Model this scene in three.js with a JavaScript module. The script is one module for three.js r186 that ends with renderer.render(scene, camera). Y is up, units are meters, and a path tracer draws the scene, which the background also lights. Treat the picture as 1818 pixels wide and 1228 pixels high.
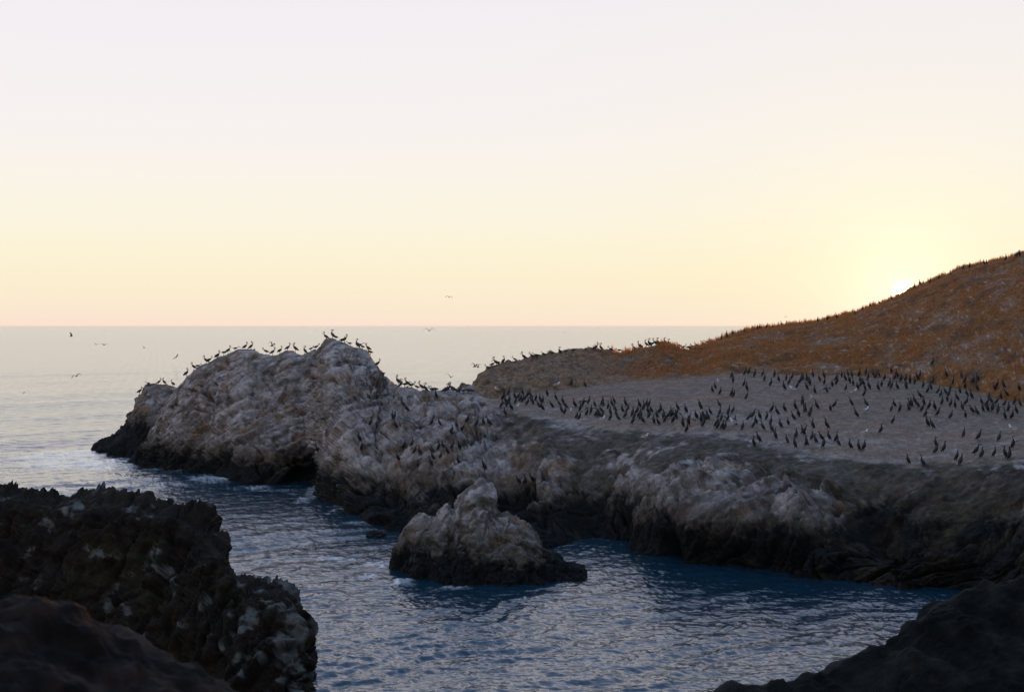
import * as THREE from 'three';
import { mergeGeometries } from 'three/addons/utils/BufferGeometryUtils.js';
import { createNoise3D, createNoise4D } from 'simplex-noise';
import { MeshBVH } from 'three-mesh-bvh';

/* ------------------------------------------------------------------ camera, sky, sun, exposure */
const scene = new THREE.Scene();
const EYE = 11, FPX = 2525, CX = 909, CY = 614, PITCH = Math.atan(34 / FPX);   // photo: 1818 x 1228, 50 mm look
const camera = new THREE.PerspectiveCamera(2 * Math.atan(CY / FPX) * 180 / Math.PI, 1818 / 1228, 0.5, 60000);
camera.position.set(0, EYE, 0);
camera.rotation.x = -PITCH;
camera.focus = 88;
camera.userData.fStop = 2.2;
scene.add(camera);
const renderer = new THREE.WebGLRenderer({ antialias: true });
renderer.toneMapping = THREE.LinearToneMapping;
renderer.toneMappingExposure = 1.0;
renderer.shadowMap.enabled = true;
const cosP = Math.cos(PITCH), sinP = Math.sin(PITCH);
const ray = (px, py) => { const x = (px - CX) / FPX, y = (CY - py) / FPX; return [x, y * cosP - sinP, -cosP - y * sinP]; };   // direction at unit depth
const at = (px, py, d) => { const r = ray(px, py); return new THREE.Vector3(r[0] * d, EYE + r[1] * d, r[2] * d); };
const onSea = (px, py, h = 0) => { const r = ray(px, py); return (h - EYE) / r[1]; };       // depth at which that sight line meets the sea

const SUN = new THREE.Vector3(...ray(1605, 518)).normalize();
const sun = new THREE.DirectionalLight(new THREE.Color().setRGB(1, 0.44, 0.14), 4.5);
sun.position.copy(SUN).multiplyScalar(400);
sun.castShadow = true;
sun.shadow.radius = 1;
Object.assign(sun.shadow.camera, { left: -160, right: 160, top: 60, bottom: -60, near: 1, far: 900 });
sun.shadow.mapSize.set(4096, 4096);
scene.add(sun, sun.target);

const s2l = (c) => { c /= 255; return c <= 0.04045 ? c / 12.92 : ((c + 0.055) / 1.055) ** 2.4; };
{
  const stops = (list) => list.map(([e, r, g, b]) => [e, s2l(r), s2l(g), s2l(b)]);
  const west = stops([[0, 250, 226, 208], [0.9, 251, 233, 208], [2.2, 252, 240, 210], [4.5, 251, 244, 226], [7.5, 248, 242, 239], [12.5, 242, 238, 243], [16, 232, 229, 242], [22, 203, 211, 238], [30, 170, 191, 230], [45, 144, 173, 217], [65, 126, 158, 206], [90, 114, 147, 197]]);
  const east = stops([[0, 150, 142, 148], [3, 176, 162, 166], [9, 202, 188, 188], [18, 206, 202, 208], [32, 186, 200, 222], [60, 134, 164, 208], [90, 114, 147, 197]]);
  const pick = (t, e) => {   // smooth curve through the stops
    let i = 1; while (i < t.length - 1 && e > t[i][0]) i++;
    const a = t[i - 1], b = t[i], h = b[0] - a[0], k = Math.min(1, Math.max(0, (e - a[0]) / h)), p = t[i - 2] ?? a, q = t[i + 1] ?? b;
    return [1, 2, 3].map((c) => { const m0 = (b[c] - p[c]) / (b[0] - p[0]) * h, m1 = (q[c] - a[c]) / (q[0] - a[0]) * h; return a[c] * (1 + 2 * k) * (1 - k) ** 2 + m0 * k * (1 - k) ** 2 + b[c] * k * k * (3 - 2 * k) + m1 * k * k * (k - 1); });
  };
  const W = 4096, H = 2048, data = new Float32Array(W * H * 4);
  for (let j = 0; j < H; j++) {
    const el = ((j + 0.5) / H - 0.5) * Math.PI, e = Math.max(0, el * 180 / Math.PI), y = Math.sin(el), ce = Math.cos(el), w = pick(west, e), o = pick(east, e);
    for (let i = 0; i < W; i++) {
      const az = ((i + 0.5) / W - 0.5) * 2 * Math.PI, x = Math.cos(az) * ce, z = Math.sin(az) * ce;
      const ca = (x * SUN.x + z * SUN.z) / Math.max(1e-6, ce) , near = Math.min(1, Math.max(0, ca * 0.62 + 0.5)), k = near * near * (3 - 2 * near);
      const g = Math.acos(Math.min(1, x * SUN.x + y * SUN.y + z * SUN.z)) * 180 / Math.PI;
      const a1 = Math.exp(-g / 6.5) * 0.6, a2 = Math.exp(-g / 1.9), a3 = Math.exp(-((g / 0.2) ** 2));
      const at4 = (j * W + i) * 4;
      for (let c = 0; c < 3; c++) {
        let v = o[c] + (w[c] - o[c]) * k;
        v = v + ([1.03, 0.91, 0.55][c] - v) * a1;
        v += a2 * [0.4, 0.3, 0.26][c] + a3 * [26, 20, 11][c];
        data[at4 + c] = v;
      }
      data[at4 + 3] = 1;
    }
  }
  const sky = new THREE.DataTexture(data, W, H, THREE.RGBAFormat, THREE.FloatType);
  sky.mapping = THREE.EquirectangularReflectionMapping;
  sky.magFilter = sky.minFilter = THREE.LinearFilter;
  sky.needsUpdate = true;
  scene.background = sky;
  scene.environment = sky;
}

/* ------------------------------------------------------------------ helpers */
function rng(seed) { let a = seed >>> 0; return () => { a = (a + 0x6d2b79f5) | 0; let t = Math.imul(a ^ (a >>> 15), 1 | a); t = (t + Math.imul(t ^ (t >>> 7), 61 | t)) ^ t; return ((t ^ (t >>> 14)) >>> 0) / 4294967296; }; }
const N = createNoise3D(rng(11)), N2 = createNoise3D(rng(29));
const clamp = (x, a = 0, b = 1) => Math.min(b, Math.max(a, x)), mix = (a, b, t) => a + (b - a) * t;
const step = (a, b, x) => { const t = clamp((x - a) / (b - a)); return t * t * (3 - 2 * t); };
const fbm = (x, y, z, o = 4, n = N) => { let s = 0, a = 0.5; for (let i = 0; i < o; i++) { s += a * n(x, y, z); x *= 2.03; y *= 2.03; z *= 2.03; a *= 0.5; } return s; };
// a line given as [px, value, value ...] rows: smooth interpolation in px
function line(rows) {
  return (x, c = 1) => {
    if (x <= rows[0][0]) return rows[0][c];
    const n = rows.length;
    if (x >= rows[n - 1][0]) return rows[n - 1][c];
    let i = 1; while (x > rows[i][0]) i++;
    const p = rows[i - 1], q = rows[i], t = (x - p[0]) / (q[0] - p[0]);
    return mix(p[c], q[c], t * 0.6 + 0.4 * t * t * (3 - 2 * t));
  };
}
const set = (o, label, category, group, kind) => { if (label) o.userData.label = label; if (category) o.userData.category = category; if (group) o.userData.group = group; if (kind) o.userData.kind = kind; return o; };
const taken = {};
const numbered = (n) => { const k = taken[n] = (taken[n] ?? -1) + 1; return k ? n + '_' + String(k).padStart(3, '0') : n; };
const place = (o, name) => { o.name = numbered(name); o.castShadow = o.receiveShadow = true; scene.add(o); return o; };

/* a surface through lines of points: knots(x) returns the profile at one column; rows[] samples per span */
function surface({ xs, knots, rows, displace, color, amp, uv = 0.25 }) {
  const nu = xs.length, nv = rows.reduce((a, b) => a + b, 0) + 1, P = new Float32Array(nu * nv * 3), V = new Float32Array(nv), base = new Float32Array(nu * nv * 3);
  const cr = (a, b, c, d, t) => 0.5 * (2 * b + (c - a) * t + (2 * a - 5 * b + 4 * c - d) * t * t + (3 * b - a - 3 * c + d) * t * t * t);
  for (let i = 0; i < nu; i++) {
    const K = knots(xs[i]);
    let j = 0;
    for (let s = 0; s < rows.length; s++) {
      const a = K[Math.max(0, s - 1)], b = K[s], c = K[s + 1], d = K[Math.min(K.length - 1, s + 2)], last = s === rows.length - 1;
      for (let q = 0; q < rows[s] + (last ? 1 : 0); q++, j++) {
        const t = q / rows[s], o = (i * nv + j) * 3;
        for (const [m, k] of [[0, 'x'], [1, 'y'], [2, 'z']]) base[o + m] = mix(b[k] + (c[k] - b[k]) * t, cr(a[k], b[k], c[k], d[k], t), 0.7);
        V[j] = s + t;
      }
    }
  }
  const nrm = (i, j) => {
    const i0 = Math.max(0, i - 3), i1 = Math.min(nu - 1, i + 3), j0 = Math.max(0, j - 3), j1 = Math.min(nv - 1, j + 3);
    const a = (i0 * nv + j) * 3, b = (i1 * nv + j) * 3, c = (i * nv + j0) * 3, d = (i * nv + j1) * 3;
    const ux = base[b] - base[a], uy = base[b + 1] - base[a + 1], uz = base[b + 2] - base[a + 2], vx = base[d] - base[c], vy = base[d + 1] - base[c + 1], vz = base[d + 2] - base[c + 2];
    const x = uy * vz - uz * vy, y = uz * vx - ux * vz, z = ux * vy - uy * vx, l = Math.hypot(x, y, z) || 1;
    return [x / l, y / l, z / l];
  };
  const col = new Float32Array(nu * nv * 3), UV = new Float32Array(nu * nv * 2);
  for (let i = 0; i < nu; i++) {
    for (let j = 0; j < nv; j++) {
      const o = (i * nv + j) * 3, n = nrm(i, j), x = base[o], y = base[o + 1], z = base[o + 2];
      const k = amp(V[j], xs[i], y), d = displace(x, y, z, n, k, V[j], xs[i]);
      P[o] = x + n[0] * d; P[o + 1] = y + n[1] * d; P[o + 2] = z + n[2] * d;
      const c = color(P[o], P[o + 1], P[o + 2], n, V[j], xs[i], d);
      col[o] = c[0]; col[o + 1] = c[1]; col[o + 2] = c[2];
      UV[(i * nv + j) * 2] = (P[o] + 0.35 * P[o + 2]) * uv; UV[(i * nv + j) * 2 + 1] = (P[o + 1] - 0.7 * P[o + 2]) * uv;
    }
  }
  const idx = new Uint32Array((nu - 1) * (nv - 1) * 6);
  let q = 0;
  for (let i = 0; i < nu - 1; i++) for (let j = 0; j < nv - 1; j++) {
    const a = i * nv + j, b = a + 1, c = a + nv, d = c + 1;
    idx[q++] = a; idx[q++] = c; idx[q++] = b; idx[q++] = b; idx[q++] = c; idx[q++] = d;
  }
  const g = new THREE.BufferGeometry();
  g.setAttribute('position', new THREE.BufferAttribute(P, 3));
  g.setAttribute('color', new THREE.BufferAttribute(col, 3));
  g.setAttribute('uv', new THREE.BufferAttribute(UV, 2));
  g.setIndex(new THREE.BufferAttribute(idx, 1));
  g.computeVertexNormals();
  return g;
}
// columns spread evenly along an outline (so that steep ends get enough of them)
function columns(x0, x1, n, outline, weight = 1) {
  const m = 4000, acc = [0];
  for (let i = 1; i <= m; i++) { const a = mix(x0, x1, (i - 1) / m), b = mix(x0, x1, i / m); acc.push(acc[i - 1] + Math.hypot(b - a, weight * (outline(b) - outline(a)))); }
  const out = [];
  for (let k = 0, i = 0; k < n; k++) { const want = acc[m] * k / (n - 1); while (i < m - 1 && acc[i + 1] < want) i++; out.push(mix(x0, x1, (i + clamp((want - acc[i]) / (acc[i + 1] - acc[i] || 1))) / m)); }
  return out;
}
const V3 = (x, y, z) => new THREE.Vector3(x, y, z);

/* broken stone: every cell of a jittered lattice is a block with its own tilt and height */
const h3 = (i, j, k, s) => { let n = Math.imul(i, 374761393) ^ Math.imul(j, 668265263) ^ Math.imul(k, 2147483647) ^ Math.imul(s, 1274126177); n = Math.imul(n ^ (n >>> 13), 1274126177); return ((n ^ (n >>> 16)) >>> 0) / 4294967296; };
function facets(x, y, z) {
  const i0 = Math.floor(x - 0.5), j0 = Math.floor(y - 0.5), k0 = Math.floor(z - 0.5);
  let best = 9, bi = 0, bj = 0, bk = 0, dx = 0, dy = 0, dz = 0, second = 9;
  for (let i = i0; i < i0 + 2; i++) for (let j = j0; j < j0 + 2; j++) for (let k = k0; k < k0 + 2; k++) {
    const px = x - i - 0.15 - 0.7 * h3(i, j, k, 1), py = y - j - 0.15 - 0.7 * h3(i, j, k, 2), pz = z - k - 0.15 - 0.7 * h3(i, j, k, 3), d = px * px + py * py + pz * pz;
    if (d < best) { second = best; best = d; bi = i; bj = j; bk = k; dx = px; dy = py; dz = pz; } else if (d < second) second = d;
  }
  const edge = clamp((Math.sqrt(second) - Math.sqrt(best)) * 9);
  return ((h3(bi, bj, bk, 4) - 0.5) * 0.9 + dx * (h3(bi, bj, bk, 5) - 0.5) * 1.6 + dy * (h3(bi, bj, bk, 6) - 0.5) * 1.6 + dz * (h3(bi, bj, bk, 7) - 0.5) * 1.6) * (0.4 + 0.6 * edge) - 0.18 * (1 - edge);
}
/* relief of bedded rock: beds lean by `lean` in the picture plane, with cracks along and across them */
function bedded(lean, kBig, kBed, kFine, pitch = 1.7) {
  const c = Math.cos(lean), s = Math.sin(lean);
  const hash = (n) => { const v = Math.sin(n * 127.1 + 311.7) * 43758.5453; return v - Math.floor(v); };
  // one set of beds: every bed is a tilted slab with its own height, split by joints; its lower edge is undercut
  const beds = (a, b, z, p, q) => {
    const t = b / p + 0.55 * N2(a / p * 0.22, b / p * 0.22, z / p * 0.3 + q), k = Math.floor(t), f = t - k, h = hash(k + q);
    const j = a / (p * (2.2 + 2 * h)) + 5 * h + 0.3 * N(a * 0.5, k * 3.1, z * 0.5), jk = Math.floor(j), jf = j - jk, g = hash(jk * 7.3 + k * 3.7 + q);
    const lip = step(0, 0.1, f) * step(1.04, 0.8, f), joint = step(0, 0.04, jf) * step(1.0, 0.95, jf);
    return (0.5 * h + 0.55 * g - 0.5) * lip * joint + (f - 0.5) * 0.5 - 0.6 * (1 - lip) - 0.42 * (1 - joint) * lip;
  };
  return (x, y, z) => {
    const wx = x + 0.7 * N2(x * 0.19, y * 0.19, z * 0.19), wy = y + 0.7 * N2(x * 0.19 + 40, y * 0.19, z * 0.19);
    const a = wx * c + wy * s, b = -wx * s + wy * c - z * 0.22;
    const patch = 0.55 + 0.7 * clamp(0.5 + N(x * 0.12 + 31, y * 0.14, z * 0.12));
    return fbm(x * 0.15, y * 0.18, z * 0.15, 3) * kBig + kBed * patch * (beds(a, b, z, pitch, 0) * 0.75 + beds(a, b, z, pitch * 0.33, 17) * 0.3) + kFine * (0.35 * fbm(x * 1.9, y * 1.9, z * 1.9, 3) + facets(a * 0.42, b * 0.85, z * 0.6) * 1.1 + 0.45 * facets(a * 1.25 + 9, b * 2.4, z * 1.8) + 0.17 * facets(a * 3.2, b * 6 + 5, z * 4.5));
  };
}
const mulC = (c, k) => [c[0] * k, c[1] * k, c[2] * k], mixC = (a, b, t) => [mix(a[0], b[0], t), mix(a[1], b[1], t), mix(a[2], b[2], t)];
const PALE = [0.66, 0.60, 0.575], GREY = [0.40, 0.355, 0.33], TAN = [0.42, 0.30, 0.215], MOUND = [0.40, 0.26, 0.155], EARTH = [0.11, 0.085, 0.066], MOSS = [0.105, 0.09, 0.058], WET = [0.018, 0.02, 0.02], DUST = [0.40, 0.30, 0.245], HILL_GLOW = [0.42, 0.18, 0.055];  // hill, mound and dust colours warmed, with sun flare put into them

/* shared fine grain */
function grainTexture(seed, size, fn, srgb) {
  const d = new Uint8Array(size * size * 4);
  for (let j = 0; j < size; j++) for (let i = 0; i < size; i++) { const v = fn(i / size, j / size), o = (j * size + i) * 4; d[o] = v[0] * 255; d[o + 1] = v[1] * 255; d[o + 2] = v[2] * 255; d[o + 3] = 255; }
  const t = new THREE.DataTexture(d, size, size);
  t.wrapS = t.wrapT = THREE.RepeatWrapping; t.magFilter = THREE.LinearFilter; t.minFilter = THREE.LinearMipmapLinearFilter;
  if (srgb) t.colorSpace = THREE.SRGBColorSpace;
  t.needsUpdate = true;
  return t;
}
const M4 = createNoise4D(rng(51)), M4b = createNoise4D(rng(52));
const torus = (u, v, f, n = M4) => { const a = u * 2 * Math.PI, b = v * 2 * Math.PI, R = f / (2 * Math.PI); return n(Math.cos(a) * R, Math.sin(a) * R, Math.cos(b) * R, Math.sin(b) * R); };
const tfb = (u, v, f) => torus(u, v, f) * 0.5 + torus(u, v, f * 2.1, M4b) * 0.28 + torus(u, v, f * 4.3) * 0.16 + torus(u, v, f * 9, M4b) * 0.1;
const rockMap = grainTexture(1, 512, (u, v) => { const n = clamp(0.82 + 0.26 * tfb(u, v, 9) + 0.1 * torus(u, v, 60), 0.35, 1); return [n, n * 0.985, n * 0.97]; }, true);
const rockBump = grainTexture(2, 512, (u, v) => { const r = 1 - Math.abs(torus(u, v, 14)), n = clamp(0.45 + 0.3 * tfb(u, v, 16) + 0.25 * (r * r - 0.5), 0, 1); return [n, n, n]; });
const rockMat = new THREE.MeshPhysicalMaterial({ specularIntensity: 0.35, vertexColors: true, map: rockMap, bumpMap: rockBump, bumpScale: 0.05, roughness: 0.93 });
const darkSlopeMat = new THREE.MeshPhysicalMaterial({ specularIntensity: 0.2, vertexColors: true, map: rockMap, bumpMap: rockBump, bumpScale: 0.05, roughness: 0.9 });  // for the two slopes; shade of the lower corners is put into their tints

/* colour of the guano-washed rock: pale wash, grey rock, tan soil, dark tide line with a ragged edge */
function rockColor(x, y, z, d, { pale = 0.5, tan = 0.4, moss = 0.3, tide = 1.5, lean = 0.62 }) {
  const ca = Math.cos(lean), sa = Math.sin(lean), ba = x * ca + y * sa, bb = -x * sa + y * ca - z * 0.22;
  const band = 0.6 * N(ba * 0.12, bb * 0.9, z * 0.1 + 5) + 0.4 * N2(ba * 0.35, bb * 2.8, z * 0.3), vein = step(0.16, 0.03, Math.abs(N(ba * 0.16 + 3, bb * 0.8, z * 0.15 + 9) + 0.15 * N2(ba, bb, z)));
  const n1 = fbm(x * 0.22, y * 0.3, z * 0.22, 4), n2 = fbm(x * 0.9 + 20, y * 1.1, z * 0.9, 4, N2), n3 = N(x * 3.1, y * 3.1, z * 3.1), n4 = fbm(x * 0.35 + 70, y * 0.5, z * 0.35, 3);
  let c = mixC(GREY, PALE, step(-0.22, 0.22, n1 * 0.8 + pale - 0.5 + n2 * 0.8));
  c = mixC(c, TAN, step(0.05, 0.4, n4 + tan - 0.45));
  c = mixC(c, MOSS, 0.75 * step(0.12, 0.42, fbm(x * 0.5 + 130, y * 0.7, z * 0.5, 4) + moss - 0.4));
  c = mixC(c, mixC(EARTH, MOSS, 0.5), 0.8 * vein * step(-0.5, 0.2, n2 + n1));
  c = mulC(c, 0.86 + 0.2 * n2 + 0.1 * n3 + 0.34 * band);
  const edge = tide + 0.9 * n1 + 0.7 * n2 + 0.25 * n3;
  c = mixC(c, mixC(MOSS, EARTH, 0.5), 0.75 * step(edge + 1.3, edge + 0.1, y));
  return mixC(c, WET, step(edge + 0.35, edge - 0.35, y));
}

/* ------------------------------------------------------------------ the headland: left rock, cliffs and plateau */
const waterA = line([[222, 822], [260, 833], [310, 842], [360, 848], [430, 861], [500, 862], [545, 858], [562, 868], [575, 888], [605, 902], [640, 925], [690, 942], [760, 950], [880, 966], [1000, 984], [1150, 1000], [1300, 1014], [1400, 1024], [1500, 1034], [1650, 1050], [1818, 1066], [2100, 1105], [2400, 1160]]);
const crestA = line([[222, 822, 115], [257, 781, 114.5], [277, 740, 114], [288, 723, 113.6], [305, 707, 113.2], [318, 681, 112.8], [332, 666, 112.5], [360, 648, 112.2], [396, 631, 112], [424, 621, 112], [443, 620, 112], [460, 627, 111.6], [488, 630, 111], [504, 623, 110.8], [518, 622, 110.5], [534, 629, 110], [558, 622, 109.5], [571, 611, 109], [580, 602, 108.6], [593, 600, 108.2], [609, 606, 107.8], [625, 611, 107.4], [649, 622, 106.6], [668, 641, 105], [678, 660, 103], [689, 677, 99.5], [708, 684, 96], [757, 696, 93], [841, 700, 93], [870, 714, 92], [900, 727, 90.5], [960, 741, 87], [1043, 755, 84], [1150, 760, 81.5], [1250, 765, 79], [1320, 771, 77.5], [1400, 794, 73.5], [1500, 808, 70.5], [1560, 815, 69], [1650, 821, 67.5], [1750, 818, 66], [1818, 812, 65], [2100, 790, 62], [2400, 740, 58]]);
const backA = line([[845, 697, 99], [960, 697, 101], [1050, 684, 103.5], [1180, 672, 105], [1320, 663, 105], [1500, 666, 103.5], [1600, 672, 101], [1700, 690, 96], [1818, 716, 90], [2100, 740, 80], [2400, 700, 72]]);
// buttresses (negative) and hollows (positive): [px, height m, half width px, half height m, depth m]
const shapesA = [[905, 2.6, 45, 0.9, 1.9], [1060, 1.5, 75, 1.6, 2.6], [985, 3.2, 40, 0.9, -0.8], [1250, 2.2, 120, 1.6, -1.6], [1420, 2.4, 70, 1.4, -0.9], [1560, 2.2, 60, 1.5, 1.3], [1690, 2.4, 70, 1.6, 0.7], [640, 3.4, 50, 1.6, -1.5], [600, 1.6, 40, 1.0, -0.6], [690, 1.6, 40, 0.9, 1.1], [770, 3.4, 70, 1.4, -0.9], [470, 2.6, 60, 1.6, -0.8], [345, 2.0, 40, 1.4, -0.6], [400, 1.0, 25, 0.8, 0.7], [540, 1.2, 25, 1.0, 0.9], [1180, 0.6, 40, 0.6, 1.0], [1350, 0.5, 60, 0.6, 1.0]];
const knotsA = (x) => {
  const wd = onSea(x, waterA(x)), w = at(x, waterA(x), wd), e = at(x, crestA(x), crestA(x, 2)), dir = V3(w.x, 0, w.z).normalize();
  const out = [];
  const low = w.clone().addScaledVector(dir, -1.6); low.y = -1.6;
  const mid = (h, f) => V3(mix(w.x, e.x, f), mix(w.y, e.y, h), mix(w.z, e.z, f));
  const flat = step(820, 900, x), right = step(1050, 1250, x);
  out.push(low, w, mid(0.34, mix(0.26, 0.1, right)), mid(0.72, mix(0.62, 0.5, right)), e);
  const behind = (k, y) => V3(e.x * k, y, e.z * k), ed = crestA(x, 2);
  const bl = [behind((ed + 2.4) / ed, e.y - 0.5 - 0.9 * (1 - step(690, 760, x))), behind((ed + 6.5) / ed, e.y * 0.4 - 0.3), behind((ed + 10) / ed, -1.8)];
  const b = at(x, backA(x), backA(x, 2)), m = e.clone().lerp(b, 0.45); m.y += 0.12;
  const far = at(x, backA(x), backA(x, 2) + 16); far.y = b.y - 0.8;
  const br = [m, b, far];
  for (let k = 0; k < 3; k++) out.push(bl[k].lerp(br[k], flat));
  return out;
};
const bedsA = bedded(0.62, 0.45, 1.15, 0.36, 1.8);
const shapeOffset = (list, x, y) => { let s = 0; for (const [px, h, wx, wy, d] of list) { const a = (x - px) / wx, b = (y - h) / wy, q = a * a + b * b; if (q < 6) s -= d * Math.exp(-q); } return s; };
const xsA = columns(222.5, 2400, 1080, (x) => (x < 860 ? crestA(x) : 714), 1.0);
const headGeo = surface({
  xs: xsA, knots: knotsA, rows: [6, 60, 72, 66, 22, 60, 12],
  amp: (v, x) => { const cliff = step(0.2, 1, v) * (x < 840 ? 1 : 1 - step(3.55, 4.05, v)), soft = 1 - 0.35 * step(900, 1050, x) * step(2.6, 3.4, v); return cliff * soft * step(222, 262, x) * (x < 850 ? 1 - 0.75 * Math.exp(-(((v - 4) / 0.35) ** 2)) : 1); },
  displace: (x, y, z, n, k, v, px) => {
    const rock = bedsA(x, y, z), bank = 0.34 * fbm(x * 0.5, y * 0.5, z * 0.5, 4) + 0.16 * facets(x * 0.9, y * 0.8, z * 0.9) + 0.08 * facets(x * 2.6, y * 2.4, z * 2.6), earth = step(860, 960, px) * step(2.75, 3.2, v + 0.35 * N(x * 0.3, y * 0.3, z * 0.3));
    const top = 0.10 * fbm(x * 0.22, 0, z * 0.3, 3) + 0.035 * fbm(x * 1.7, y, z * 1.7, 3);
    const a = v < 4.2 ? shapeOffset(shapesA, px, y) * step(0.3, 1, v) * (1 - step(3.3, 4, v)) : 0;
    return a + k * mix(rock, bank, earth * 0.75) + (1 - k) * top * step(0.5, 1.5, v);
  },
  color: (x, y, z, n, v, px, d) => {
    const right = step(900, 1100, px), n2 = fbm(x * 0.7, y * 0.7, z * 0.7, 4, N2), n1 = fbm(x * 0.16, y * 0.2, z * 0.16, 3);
    let c = rockColor(x, y, z, d, { pale: mix(0.62, 0.5, right) + 0.25 * step(560, 640, px) * (1 - step(820, 900, px)), tan: mix(0.42, 0.3, right), moss: mix(0.28, 0.34, right) + 0.2 * step(1480, 1700, px), tide: mix(1.75, 2.05, right) + 0.8 * step(1400, 1650, px) });  // moss and tide also grow to the right, deepening its shade in colour
    c = mixC(c, mulC(mixC(EARTH, MOSS, step(-0.1, 0.3, n1)), 0.5 + 0.4 * n2), 0.8 * step(-0.1, 0.12, fbm(x * 0.4 + 210, y * 0.5, z * 0.4, 4) + 0.46 * step(1400, 1640, px) - 0.42));  // earth patches, thickened and darkened to the right as painted shade
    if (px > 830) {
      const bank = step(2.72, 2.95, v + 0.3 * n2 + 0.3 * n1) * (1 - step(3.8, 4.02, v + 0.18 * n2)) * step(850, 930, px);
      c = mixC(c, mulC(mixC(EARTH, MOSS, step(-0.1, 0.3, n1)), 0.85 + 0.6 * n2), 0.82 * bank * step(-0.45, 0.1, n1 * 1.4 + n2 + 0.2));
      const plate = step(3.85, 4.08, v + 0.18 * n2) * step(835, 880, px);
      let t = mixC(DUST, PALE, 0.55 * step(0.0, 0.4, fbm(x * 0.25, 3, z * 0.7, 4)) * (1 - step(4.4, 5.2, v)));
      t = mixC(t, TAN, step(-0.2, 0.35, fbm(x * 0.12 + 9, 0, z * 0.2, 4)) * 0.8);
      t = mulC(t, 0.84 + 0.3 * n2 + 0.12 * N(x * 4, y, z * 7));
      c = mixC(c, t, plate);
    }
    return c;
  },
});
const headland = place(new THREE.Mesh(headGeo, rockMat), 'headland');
headland.userData.kind = 'structure';

/* ------------------------------------------------------------------ the back ridge and hill */
const crestB = line([[838, 700, 104], [845, 695, 105], [848, 683, 106], [855, 668, 107.5], [868, 655, 109], [890, 647, 110.5], [922, 642, 112], [962, 634, 113], [1016, 626, 114], [1056, 623, 114.5], [1110, 627, 115], [1130, 624, 115], [1148, 616, 115.5], [1168, 612, 116], [1194, 616, 117], [1219, 622, 119], [1240, 618, 121], [1277, 606, 123], [1305, 597, 125], [1346, 587, 127], [1388, 583, 129], [1415, 579, 130], [1457, 573, 131.5], [1515, 560, 133], [1554, 547, 134], [1585, 534, 134.5], [1598, 529.5, 134.7], [1606, 525, 134.7], [1615, 519.5, 134.6], [1637, 510, 134.5], [1678, 496, 134], [1714, 481, 133], [1748, 473, 132], [1786, 466, 131], [1817, 456, 130], [1900, 430, 126], [2100, 330, 112], [2400, 130, 92]]);  // beyond the frame the crest is raised as an added block against the sky
const knotsB = (x) => {
  const c = at(x, crestB(x), crestB(x, 2)), b = at(x, backA(x), backA(x, 2)), d = crestB(x, 2), kb = backA(x, 2);
  const foot = at(x, backA(x), kb - 3); foot.y = b.y - 0.9;
  const gentle = step(1000, 1100, x) * (1 - step(1230, 1290, x));
  const wall = (1 - step(1000, 1100, x));                                     // the mound stands up steeply behind the plateau
  const lo = b.clone().lerp(c, mix(0.22, 0.3, gentle)), hi = b.clone().lerp(c, 0.62);
  lo.y = mix(b.y, c.y, mix(0.42, 0.2, gentle) + 0.12 * wall); hi.y = mix(b.y, c.y, mix(0.93, 0.72, gentle));
  const over = c.clone().multiplyScalar(1); over.x *= (d + 5) / d; over.z *= (d + 5) / d; over.y = c.y - 1.1 - 0.05 * (c.y - 6);
  const back = over.clone(); back.x *= (d + 18) / (d + 5); back.z *= (d + 18) / (d + 5); back.y = c.y * 0.45;
  const sea = back.clone(); sea.x *= 1.12; sea.z *= 1.12; sea.y = -2;
  return [foot, b, lo, hi, c, over, back, sea];
};
const xsB = columns(838.5, 2400, 760, crestB);
const bedsB = bedded(1.0, 0.5, 0.45, 0.26, 1.5);
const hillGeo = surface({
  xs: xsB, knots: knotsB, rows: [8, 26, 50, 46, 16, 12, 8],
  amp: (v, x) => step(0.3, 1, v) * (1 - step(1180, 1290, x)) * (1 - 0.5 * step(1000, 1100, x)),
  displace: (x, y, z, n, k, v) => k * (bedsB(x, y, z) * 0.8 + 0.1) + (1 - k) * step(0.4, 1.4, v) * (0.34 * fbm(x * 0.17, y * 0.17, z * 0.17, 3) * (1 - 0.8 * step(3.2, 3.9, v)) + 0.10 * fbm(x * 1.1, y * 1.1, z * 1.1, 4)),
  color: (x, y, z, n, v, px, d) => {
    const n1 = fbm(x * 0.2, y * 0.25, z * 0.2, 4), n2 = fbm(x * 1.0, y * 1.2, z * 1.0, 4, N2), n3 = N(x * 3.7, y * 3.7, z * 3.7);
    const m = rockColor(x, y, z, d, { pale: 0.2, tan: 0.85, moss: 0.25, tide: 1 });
    let h = mixC(HILL_GLOW, TAN, 0.7 * step(-0.1, 0.4, n1)); h = mixC(h, EARTH, 0.6 * step(0.05, 0.4, fbm(x * 0.35 + 50, y * 0.4, z * 0.35, 4)));
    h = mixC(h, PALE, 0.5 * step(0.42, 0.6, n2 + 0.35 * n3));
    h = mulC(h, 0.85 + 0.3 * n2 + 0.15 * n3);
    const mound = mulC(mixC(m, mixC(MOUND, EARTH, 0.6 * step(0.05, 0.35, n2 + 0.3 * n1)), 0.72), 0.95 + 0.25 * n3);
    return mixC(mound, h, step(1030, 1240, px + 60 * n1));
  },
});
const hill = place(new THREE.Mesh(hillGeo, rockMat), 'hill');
hill.userData.kind = 'structure';

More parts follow.
